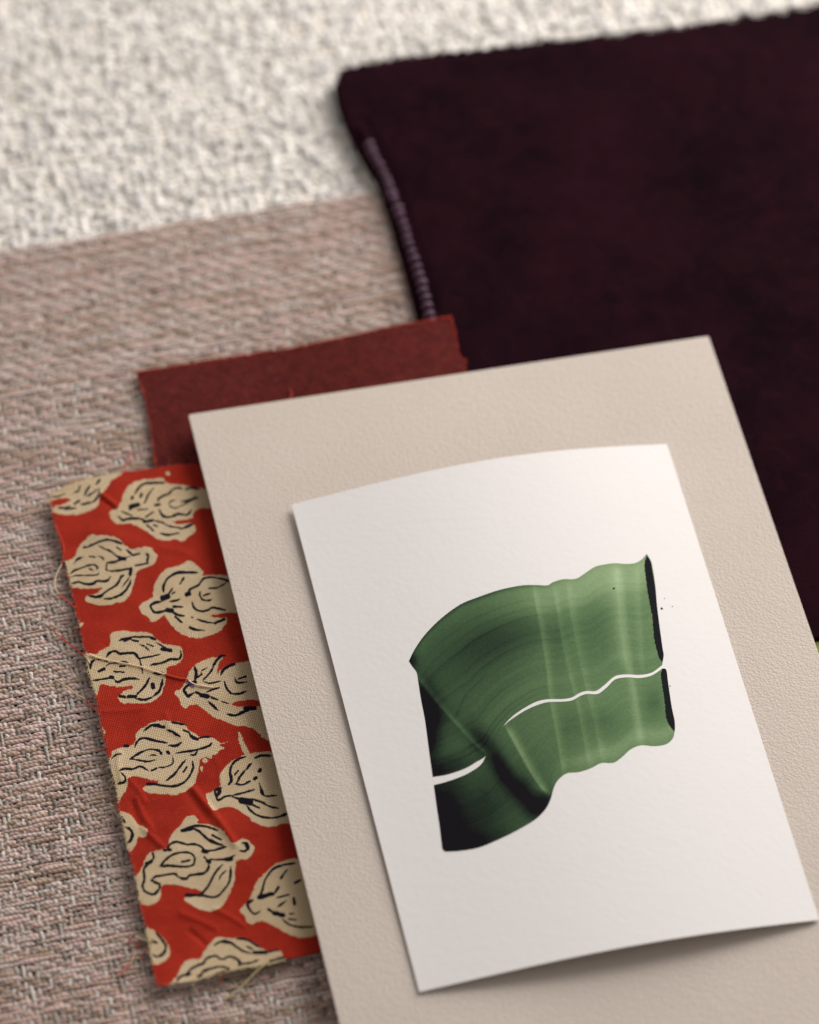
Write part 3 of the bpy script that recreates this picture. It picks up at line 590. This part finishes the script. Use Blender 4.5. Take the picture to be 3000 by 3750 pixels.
# tiny nap of the threads along the cut edge
pix = G.reshape(-1, 2)
cream = np.full(len(pix), 60.0); ink = np.full(len(pix), 60.0)
for C, pts in OUT:
    q = cv(C, pts); small = len(pts) < 8
    q = cr(q, 4, True)
    lo, hi = q.min(0) - 25, q.max(0) + 25
    s_ = np.where(((pix > lo) & (pix < hi)).all(1))[0]
    if not len(s_): continue
    d = segdist(pix[s_], q, True); d = np.where(inpoly(pix[s_], q), -d, d); cream[s_] = np.minimum(cream[s_], d)
for C, ls in INK:
    for pts, wd in ls:
        q = cr(cv(C, pts), 4) if len(pts) > 2 else cv(C, pts)
        r_ = wd * C[2] / 2 + 2.1
        lo, hi = q.min(0) - 25, q.max(0) + 25
        s_ = np.where(((pix > lo) & (pix < hi)).all(1))[0]
        if not len(s_): continue
        # strokes taper towards their ends
        d = segdist(pix[s_], q)
        e = np.minimum(np.linalg.norm(pix[s_] - q[0], axis=1), np.linalg.norm(pix[s_] - q[-1], axis=1))
        tap = np.clip(0.45 + 0.55 * e / 14, 0, 1) if len(pts) > 2 else 1.0
        ink[s_] = np.minimum(ink[s_], d - r_ * tap)
mc = NT('block_print_cotton', 0.85, 0.06)
mp_ = mc.n('ShaderNodeMapping'); mp_.inputs['Rotation'].default_value = (0, 0, -math.atan2(EU[1], EU[0])); mc.l(mc.coord(), mp_.inputs[0])
sx = mc.n('ShaderNodeSeparateXYZ'); mc.l(mp_.outputs[0], sx.inputs[0])
wob = mc.noise(900, 2)
def wave(o, pitch):
    v = mc.math('ADD', mc.math('MULTIPLY', o, 1 / pitch), mc.math('MULTIPLY', wob, 0.9))
    return mc.math('MULTIPLY', mc.math('PINGPONG', v, 0.5), 2.0)
wx, wy = wave(sx.outputs[0], 0.43 * MM), wave(sx.outputs[1], 0.48 * MM)
thr = mc.math('MULTIPLY', mc.rng(wx, 0.0, 0.5, 0.0, 1.0, True), mc.rng(wy, 0.0, 0.5, 0.0, 1.0, True))
cd_ = mc.attr('cream_d').outputs['Fac']; id_ = mc.attr('ink_d').outputs['Fac']
nz = mc.math('SUBTRACT', mc.noise(1000, 3, 0.65), 0.5); nz2 = mc.math('SUBTRACT', mc.noise(420, 2), 0.5)
cdn = mc.math('ADD', cd_, mc.math('ADD', mc.math('MULTIPLY', nz, 15.0), mc.math('MULTIPLY', nz2, 7.0)))
cm = mc.rng(cdn, -1.6, 1.6, 1.0, 0.0, True)
idn = mc.math('ADD', id_, mc.math('ADD', mc.math('MULTIPLY', nz, 7.0), mc.math('MULTIPLY', nz2, 7.0)))
im = mc.rng(idn, -1.2, 1.2, 1.0, 0.0, True)
redc = mc.mix(mc.rng(mc.noise(110, 3), 0.3, 0.7), lin(176, 44, 28), lin(200, 58, 36))
redc = mc.mix(mc.rng(mc.noise(1500, 2), 0.55, 0.8, 0, 0.5), redc, lin(222, 84, 56))
crc = mc.mix(mc.rng(mc.noise(90, 3), 0.35, 0.65), lin(228, 204, 164), lin(238, 216, 180))
inkc = mc.mix(mc.noise(300, 2), lin(12, 16, 24), lin(24, 18, 38))
base = mc.mix(cm, redc, crc); 
dark = mc.mix(cm, lin(120, 24, 15), lin(150, 118, 82))
base = mc.mix(mc.rng(thr, 0.0, 0.6, 1.0, 0.0), base, dark)
base = mc.mix(im, base, inkc); mc.col(base)
mc.bump(mc.math('ADD', thr, mc.math('MULTIPLY', wob, 0.6)), 0.09 * MM, 1.0)
mc.sheen(0.05, 0.5, (1, 0.85, 0.8, 1))
co = link(sheet('cotton', P, 0.22 * MM, {'cream_d': ('FLOAT', cream), 'ink_d': ('FLOAT', ink)}), 'cotton_cloth', mc.m, ct)
def cot_z(x, y):
    d = ((pix[::7] - np.array([x, y])) ** 2).sum(1); return float(P.reshape(-1, 3)[::7][d.argmin(), 2])
# frayed edge fibres
L = []
cle = resample(cl1, 1500); cbe = resample(cb[:8], 500); cte = resample(ctp[:9], 500)
for E_, dv, n in ((cle, -EU, 1000), (cbe, EV, 240), (cte, -EV, 180)):
    for _ in range(n):
        i = random.randrange(len(E_)); x, y = E_[i]
        p = bp(x, y, CZ) ; p[2] = cot_z(x, y) - 0.1 * MM
        k = (dv if random.random() < 0.6 else -dv) * random.uniform(0.1, 0.7) * MM + np.cross(dv, [0, 0, 1]) * random.uniform(-0.9, 0.9) * MM + np.array([0, 0, random.uniform(0.0, 0.35) * MM])
        dcr = cream[((pix[::11] - np.array([x + 8, y])) ** 2).sum(1).argmin() * 11]
        c = CRM if dcr < 0 else (RED if random.random() < 0.8 else lin(228, 110, 70)[:3])
        L.append(([p, p + k * 0.5 + [0, 0, 0.08 * MM], p + k], [0.06 * MM, 0.05 * MM, 0.025 * MM], c))
link(tubes('frayed_edge', L, 3), 'frayed_edge', mrt.m, ct, 'stuff')
def thread(pts, zs, cols, rad=0.13, parent=ct, name='loose_thread', n=70):
    q = resample(cr(pts, 6), n); t = np.linspace(0, 1, n)
    z = np.interp(t, np.linspace(0, 1, len(zs)), zs) * MM
    c = np.array([next(cc for lim, cc in cols if tt <= lim) for tt in t])
    Pt = bp(q[:, 0], q[:, 1], z); Pt[:, 2] += 0.05 * MM * sm_noise(n, 3)
    return link(tubes(name, [(Pt, rad * 1.45 * MM * (1 + 0.2 * sm_noise(n, 3)), c)], 6), name, mrt.m, parent)
thread(cv(C5, [(122,490),(130,600),(180,720),(222,830),(225,920),(200,1020),(160,1100),(135,1200),(150,1270),(175,1305),(250,1370),(350,1450)]), [5.9, 5.8, 5.2, 4.6, 4.9, 5.9], [(0.50, RED), (0.79, CRM), (1, RED)], 0.12, n=110)
thread([(197, 2310), (213, 2322), (232, 2341), (255, 2360), (278, 2376), (299, 2392), (315, 2408), (330, 2430)], [3.6, 3.9, 4.8, 5.9], [(0.05, RED), (0.12, CRM), (0.8, RED), (1, CRM)], 0.13)
thread([(200, 2484), (215, 2496), (235, 2508), (262, 2528), (285, 2545), (312, 2560), (340, 2590), (367, 2620)], [3.4, 3.8, 4.8, 5.9], [(0.62, CRM), (1, RED)], 0.11)
thread(cv(C7, [(50,135),(75,142),(100,155),(140,165)]), [3.5, 4.4, 5.7], [(0.6, CRM), (1, RED)], 0.10)
thread(cv(C7, [(265,1185),(330,1205),(365,1215),(410,1228)]), [3.6, 4.4, 5.8], [(1, CRM)], 0.16)
thread(cv(C7, [(275,1190),(250,1195),(225,1215),(200,1245)]), [3.6, 3.4, 3.2], [(1, RED)], 0.11)
thread(cv(C7, [(298,1190),(290,1250),(265,1320),(240,1385),(190,1445),(145,1495)]), [3.7, 3.3, 3.3, 3.4], [(0.3, RED), (0.62, CRM), (1, lin(214, 96, 74)[:3])], 0.11)
thread(cv(C7, [(1330,1385),(1250,1440),(1180,1510),(1100,1590),(1040,1640),(975,1685)]), [5.7, 4.9, 4.0, 3.5], [(1, lin(200, 186, 130)[:3])], 0.13)
thread([(487, 1654), (474, 1676), (462, 1704), (446, 1736)], [3.7, 4.6, 5.7], [(1, lin(214, 84, 48)[:3])], 0.10)
for x, y, dx, dy, c_ in ((296, 2300, -22, 14, RED), (330, 2468, -18, -12, CRM), (392, 2740, -26, 8, RED), (446, 2995, -24, -16, CRM), (500, 3235, -20, 18, RED), (253, 2115, -16, -10, RED), (548, 3470, -24, 22, RED), (420, 2860, -14, 20, CRM), (700, 3590, 12, 26, CRM), (820, 3558, -10, 24, RED)):
    thread([(x + 6, y), (x + dx * 0.4, y + dy * 0.2), (x + dx * 0.9, y + dy), (x + dx * 1.3, y + dy * 1.7)], [5.8, 5.3, 4.6, 4.2], [(1, c_)], 0.07, n=24)
# one loose thread lying across the flowers
tt = cv(C6, [(232,392),(330,425),(450,450),(600,478),(690,500),(780,530),(880,560),(980,588),(1060,603),(1120,640),(1200,658),(1290,672)])
q = resample(cr(tt, 6), 120); zt = np.array([cot_z(*p) for p in q[::4]]); zt = np.interp(np.arange(120), np.arange(0, 120, 4), zt)
zt = np.convolve(np.pad(zt, 6, mode='edge'), np.ones(13) / 13, 'valid') + 0.3 * MM
Pt = bp(q[:, 0], q[:, 1], zt)
OC = lin(246, 214, 176)[:3]
cc = np.array([OC if t < 0.6 else (RED if t < 0.79 else OC) for t in np.linspace(0, 1, 120)])
lt = link(tubes('thread', [(Pt, 0.2 * MM * (1 + 0.25 * sm_noise(120, 5)), cc)], 6), 'thread', mrt.m)
lt['label'] = 'fine cream and red thread lying loose across the printed flowers of the red cotton'; lt['category'] = 'thread'
PU = lin(88, 62, 150)[:3]; L = []
for pts in ([(1055,620),(1085,640),(1125,665)], [(1060,612),(1090,632),(1130,640)], [(1070,632),(1098,650),(1105,668)], [(1085,628),(1110,640),(1140,636)]):
    q = cr(cv(C6, pts), 5); z = np.array([cot_z(*p) for p in q]) + 0.22 * MM; L.append((bp(q[:, 0], q[:, 1], z), 0.11 * MM, PU))
pf = link(tubes('lint', L, 4), 'lint', mrt.m); pf['label'] = 'tiny tuft of violet lint caught on a printed flower by the loose thread'; pf['category'] = 'lint'

# ------------------------------------------------------------------ beige paint card
bc = thing('beige_card', 'large rigid beige card with pebbled painted surface, lying under the white print', 'card')
BZ = 10.2 * MM
mbg = NT('beige_painted_card', 0.62, 0.3)
bn = mbg.noise(1700, 2, 0.5, dist=0.3); bn2 = mbg.noise(600, 2); 
mbg.col(mbg.mix(mbg.rng(mbg.noise(25, 3), 0.35, 0.65), lin(206, 193, 181), lin(211, 198, 186)))
hh = mbg.math('ADD', mbg.rng(bn, 0.30, 0.68, 0, 1, True), mbg.math('MULTIPLY', bn2, 0.5))
mbg.bump(hh, 0.075 * MM, 1.0)
def rounded(c4, r=0.7 * MM, n=4):
    out = []
    for i in range(4):
        p = c4[i]; a = c4[i - 1] - p; b_ = c4[(i + 1) % 4] - p; a = a / np.linalg.norm(a); b_ = b_ / np.linalg.norm(b_)
        for t in np.linspace(0, 1, n + 1): out.append(p + (1 - t) ** 2 * a * r + t ** 2 * b_ * r)
    return out
TL, TR = bp(690, 1518, BZ), bp(2595, 1230, BZ); dL = bp(1245, 3750, BZ) - TL; dR = bp(3470, 3750, BZ) - TR
slab('card_board', rounded([TL, TR, TR + dR * 1.35, TL + dL * 1.33]), BZ, 0.75 * MM, mbg.m, bc, 0.12 * MM)

# ------------------------------------------------------------------ white print card, bowed
wc = thing('art_print_card', 'white paper card with a green brush stroke painting, edges bowed off the beige card', 'art print')
WZ = BZ + 0.45 * MM
px4 = [(1068, 1847), (2443, 1626), (3001, 3368), (1536, 3632)]
cz = [WZ + 1.2 * MM, WZ + 0.5 * MM, WZ + 0.4 * MM, WZ + 0.25 * MM]
Q = [bp(*p, z) for p, z in zip(px4, cz)]
def wxy(u, v): 
    u = u[..., None]; v = v[..., None]
    return (Q[0] * (1 - u) * (1 - v) + Q[1] * u * (1 - v) + Q[2] * u * v + Q[3] * (1 - u) * v)
def wlift(u, v):
    s1 = np.sin(math.pi * np.clip(u, -0.1, 1.1) ** 1.08)
    return s1 * (5.3 * (1 - v) + 3.5 * v) * MM
nu_, nv_ = 90, 130
U, Vv = np.meshgrid(np.linspace(0, 1, nu_), np.linspace(0, 1, nv_), indexing='ij')
P = wxy(U, Vv); P[..., 2] += wlift(U, Vv)
def wuv(xy):
    """world xy -> card u,v (newton)"""
    u = np.full(len(xy), 0.5); v = u.copy(); q = [c[:2] for c in Q]
    for _ in range(6):
        f = wxy(u, v)[:, :2] - xy
        du = (q[1] - q[0]) * (1 - v)[:, None] + (q[2] - q[3]) * v[:, None]; dv = (q[3] - q[0]) * (1 - u)[:, None] + (q[2] - q[1]) * u[:, None]
        det = du[:, 0] * dv[:, 1] - du[:, 1] * dv[:, 0]
        u -= (f[:, 0] * dv[:, 1] - f[:, 1] * dv[:, 0]) / det; v -= (du[:, 0] * f[:, 1] - du[:, 1] * f[:, 0]) / det
    return u, v
def on_card(px, off):
    px = np.asarray(px, float).reshape(-1, 2); z = np.full(len(px), WZ + 3 * MM)
    for _ in range(9):
        p = bp(px[:, 0], px[:, 1], z); u, v = wuv(p[:, :2]); z = wxy(u, v)[:, 2] + wlift(u, v) + off
    return bp(px[:, 0], px[:, 1], z)
mpp = NT('cold_press_paper', 0.85, 0.2)
pn = mpp.noise(620, 3, 0.5); pn2 = mpp.noise(180, 2)
mpp.col(mpp.mix(mpp.noise(40, 2), lin(238, 234, 231), lin(241, 237, 234)))
mpp.bump(mpp.math('ADD', pn, mpp.math('MULTIPLY', pn2, 0.8)), 0.05 * MM, 1.0)
po = link(sheet('paper', P, 0.26 * MM), 'paper', mpp.m, wc)

# green brush stroke, as a film of paint following the bowed paper
c6 = lambda pts: np.array([(1450 + .6377 * x, 2000 + .6377 * y) for x, y in pts])
topE = [(75,660),(110,590),(170,505),(260,415),(370,335),(480,290),(600,250),(720,226),(800,223),(870,225),(900,208),(960,190),(1030,188),(1080,160),(1140,120),(1200,105),(1260,98),(1320,102),(1370,98),(1410,78),(1440,45)]
topB = [(212,1325),(300,1310),(400,1275),(460,1240),(520,1200),(560,1115),(608,1044),(660,985),(720,940),(800,895),(870,878),(950,877),(1010,868),(1060,840),(1100,830),(1150,830),(1200,795),(1260,745),(1330,735),(1400,738),(1470,725),(1530,682)]
topL = [(75,660),(95,690),(120,725),(128,770),(145,880),(168,1000),(188,1150),(212,1325)]
topR = [(1440,45),(1470,100),(1490,230),(1500,350),(1515,470),(1530,580),(1537,630),(1530,682)]
botE = [(218,1372),(300,1350),(400,1312),(480,1262),(512,1215),(545,1130),(604,1049),(630,1022),(670,990),(735,948),(800,917),(870,896),(950,893),(1010,886),(1060,860),(1100,848),(1160,848),(1210,812),(1260,765),(1330,753),(1400,757),(1470,742),(1530,703)]
botB = [(285,1755),(370,1750),(480,1730),(600,1680),(700,1630),(800,1570),(860,1510),(890,1450),(905,1395),(930,1345),(980,1305),(1050,1297),(1120,1275),(1180,1245),(1250,1243),(1300,1210),(1350,1165),(1410,1143),(1480,1148),(1550,1138),(1590,1105),(1602,1060)]
botL = [(218,1372),(235,1500),(250,1600),(262,1700),(268,1740),(285,1755)]
botR = [(1530,703),(1552,712),(1560,760),(1578,900),(1598,1000),(1602,1060)]
def vline(x, y, pts, sl, sr, amp, y0=None, y1=None):
    p = np.array(pts, float); xl = np.interp(y, p[:, 1], p[:, 0]); d = x - xl
    g = np.where(d < 0, np.exp(-(d / sl) ** 2), np.exp(-(d / sr) ** 2))
    f = np.clip((y - p[0, 1]) / 60 + 0.4, 0, 1) * np.clip((p[-1, 1] - y) / 60 + 0.4, 0, 1)
    return amp * g * f
def blob(x, y, cx, cy, sx_, sy_, rot, amp):
    c, s_ = math.cos(math.radians(rot)), math.sin(math.radians(rot)); dx, dy = x - cx, y - cy
    return amp * np.exp(-((dx * c + dy * s_) / sx_) ** 2 - ((-dx * s_ + dy * c) / sy_) ** 2)
def density(x, y, u, v, seed):
    r = np.random.default_rng(seed)
    d = 0 * x + 0.50
    # left part is heavier, right part drier
    d += 0.12 * np.clip((760 - x) / 500, -0.8, 1) 
    ytop = np.interp(x, [a for a, b_ in topE], [b_ for a, b_ in topE])
    d -= 0.20 * np.exp(-((y - ytop - 70) / 120) ** 2) * np.clip((x - 350) / 500, 0.25, 1)
    d += 0.16 * np.exp(-((y - ytop) / 16) ** 2) * np.clip((1100 - x) / 500, 0.15, 1)
    d += blob(x, y, 640, 520, 330, 120, -14, 0.12) + blob(x, y, 1150, 500, 110, 180, 0, 0.12) + blob(x, y, 940, 560, 60, 140, 0, 0.08)
    d += blob(x, y, 520, 600, 300, 170, -35, 0.12) + blob(x, y, 1180, 1010, 120, 90, 0, 0.12) + blob(x, y, 1480, 900, 60, 90, 0, 0.14) + blob(x, y, 1000, 1040, 80, 110, 0, 0.08)
    d += blob(x, y, 160, 930, 80, 150, -8, 0.55) + blob(x, y, 190, 1120, 60, 160, 0, 0.30) + blob(x, y, 90, 660, 35, 50, 0, 0.35)
    d += blob(x, y, 250, 960, 110, 70, 30, 0.15) + blob(x, y, 480, 1110, 60, 100, -40, 0.30) + blob(x, y, 230, 1290, 200, 60, -15, 0.18)
    d += blob(x, y, 240, 1590, 230, 250, 0, 0.42) + blob(x, y, 350, 1740, 320, 70, -12, 0.30) + blob(x, y, 700, 1400, 190, 52, 50, 0.30)
    d += blob(x, y, 845, 1480, 90, 62, -35, 0.46) + blob(x, y, 740, 1390, 60, 90, -30, 0.16) + blob(x, y, 595, 1250, 45, 110, -25, 0.30)
    d += blob(x, y, 520, 1500, 420, 260, -20, 0.20) - blob(x, y, 400, 1480, 80, 200, 10, 0.10)
    d += vline(x, y, [(120,740),(215,870),(340,1010),(440,1120),(520,1195)], 10, 26, -0.17)
    d += vline(x, y, [(330,1000),(400,850),(520,730)][::-1], 6, 14, 0.07)
    d += vline(x, y, [(632,1035),(700,1160),(760,1270),(810,1350),(862,1415)], 8, 34, -0.25)
    d += blob(x, y, 850, 1400, 45, 14, 30, -0.18)
    for pts, sl, sr, am in (([(790,235),(830,450),(870,700),(887,880),(920,1050),(962,1300)], 7, 26, -0.115), ([(905,240),(935,400),(960,560),(1003,760),(1045,920),(1112,1265)], 6, 24, -0.08),
                            ([(985,200),(1010,400),(1060,650),(1100,830),(1140,1000),(1185,1230)], 8, 28, -0.07), ([(1280,110),(1310,450),(1340,690),(1372,860),(1410,1140)], 26, 20, -0.12),
                            ([(1265,110),(1290,450),(1325,690)], 50, 10, -0.09), ([(1390,110),(1400,400),(1420,700)], 25, 10, -0.05)):
        d += vline(x, y, pts, sl, sr, am)
    d -= 0.10 * np.exp(-((y - np.interp(x, [a for a, b_ in botB], [b_ for a, b_ in botB]) + 60) / 45) ** 2) * np.clip((x - 850) / 200, 0, 1)
    # bristle streaks run with the stroke
    n = 1500; s1 = sm_noise(n, 6, r); s2 = sm_noise(n, 34, r); s3 = sm_noise(n, 3, r)
    vi = np.clip((v * 0.96 + 0.012 * np.sin(u * 9 + 1)) * (n - 1), 0, n - 1)
    lk = lambda a: np.interp(vi.ravel(), np.arange(n), a).reshape(v.shape)
    mod = 0.6 + 0.4 * np.sin(u * 7 + v * 5)
    d += 0.008 * lk(s1) * mod + 0.018 * lk(s2) + 0.008 * lk(s3) * mod
    d += 0.05 * np.clip(lk(s2) - 0.55, 0, 1) * np.exp(-((x - 500) / 250) ** 2) * 3
    return np.clip(d, 0.0, 1.0)
mk = NT('green_ink', 0.75, 0.08)
dn = mk.attr('ink_load').outputs['Fac']
g1 = mk.math('MULTIPLY', mk.math('SUBTRACT', mk.noise(1600, 3, 0.7), 0.5), 0.16)
dd_ = mk.math('ADD', dn, g1)
mk.col(mk.ramp(dd_, [(0.0, lin(172, 196, 152)), (0.22, lin(138, 163, 120)), (0.42, lin(98, 126, 86)), (0.60, lin(66, 91, 62)), (0.80, lin(38, 54, 40)), (0.97, lin(20, 17, 22))]))
mk.bump(mk.math('ADD', pn_ if False else mk.noise(620, 3, 0.5), mk.math('MULTIPLY', mk.noise(180, 2), 0.8)), 0.05 * MM, 1.0)
def stroke(T, B, Lf, R, nu, nv, off, seed, name='brush_stroke'):
    G = coons(c6(cr(T, 5)), c6(cr(B, 5)), c6(cr(Lf, 5)), c6(cr(R, 5)), nu, nv)
    u, v = np.meshgrid(np.linspace(0, 1, nu), np.linspace(0, 1, nv), indexing='ij')
    x, y = (G[..., 0] - 1450) / .6377, (G[..., 1] - 2000) / .6377
    D = density(x, y, u, v, seed)
    W = on_card(G, off)
    me = mesh(name, W, gridfaces(nu, nv), True, {'ink_load': ('FLOAT', D)}); orient_up(me)
    return link(me, name, mk.m, wc)
stroke(topE, topB, topL, topR, 330, 260, 0.045 * MM, 1)
stroke(botE, botB, botL, botR, 330, 170, 0.03 * MM, 2)
mki = NT('black_green_ink', 0.7, 0.04); mki.col(mki.mix(mki.noise(400), lin(20, 18, 24), lin(30, 32, 34))); mki.bump(mki.noise(900, 2), 0.03 * MM)
def ridge(Lf, R, off=0.07 * MM):
    Lr = c6(cr(Lf, 6)); Rr = c6(cr(R, 6)); Lr = resample(Lr, 90); Rr = resample(Rr, 90)
    Lr[2:-2, 0] += np.random.default_rng(4).uniform(-1.7, 1.7, 86)
    t = np.linspace(0, 1, 8)[None, :, None]; G = Lr[:, None] * (1 - t) + Rr[:, None] * t
    me = mesh('paint_ridge', on_card(G, off), gridfaces(90, 8)); orient_up(me); link(me, 'paint_ridge', mki.m, wc)
ridge([(1440,48),(1430,90),(1428,130),(1440,220),(1452,300),(1472,400),(1482,520),(1500,600),(1512,640),(1528,664)], [(1441,46),(1465,90),(1474,140),(1490,230),(1501,350),(1516,470),(1531,580),(1538,620),(1536,645),(1530,664)])
ridge([(1530,703),(1522,740),(1530,800),(1545,900),(1550,970),(1562,1010),(1580,1040),(1598,1062)], [(1530,702),(1553,710),(1562,770),(1579,890),(1592,960),(1601,1000),(1603,1040),(1602,1062)])
for x, y, r_ in ((1527, 358, 7), (1543, 300, 2.8), (1588, 346, 2.8), (1575, 803, 3.5), (1252, 243, 7)):
    a = np.linspace(0, 2 * math.pi, 14)[:-1]; rr_ = r_ * (1 + 0.2 * np.sin(a * 3 + x))
    W = on_card(c6(np.stack([x + rr_ * np.cos(a), y + rr_ * np.sin(a) * 0.85], -1)), 0.06 * MM); ctr = W.mean(0)
    V = np.vstack([W, ctr + [0, 0, 0.02 * MM]]); Fc = [[i, (i + 1) % 13, 13] for i in range(13)]
    me = mesh('paint_speck', V, Fc); orient_up(me); link(me, 'paint_speck', mki.m, wc)
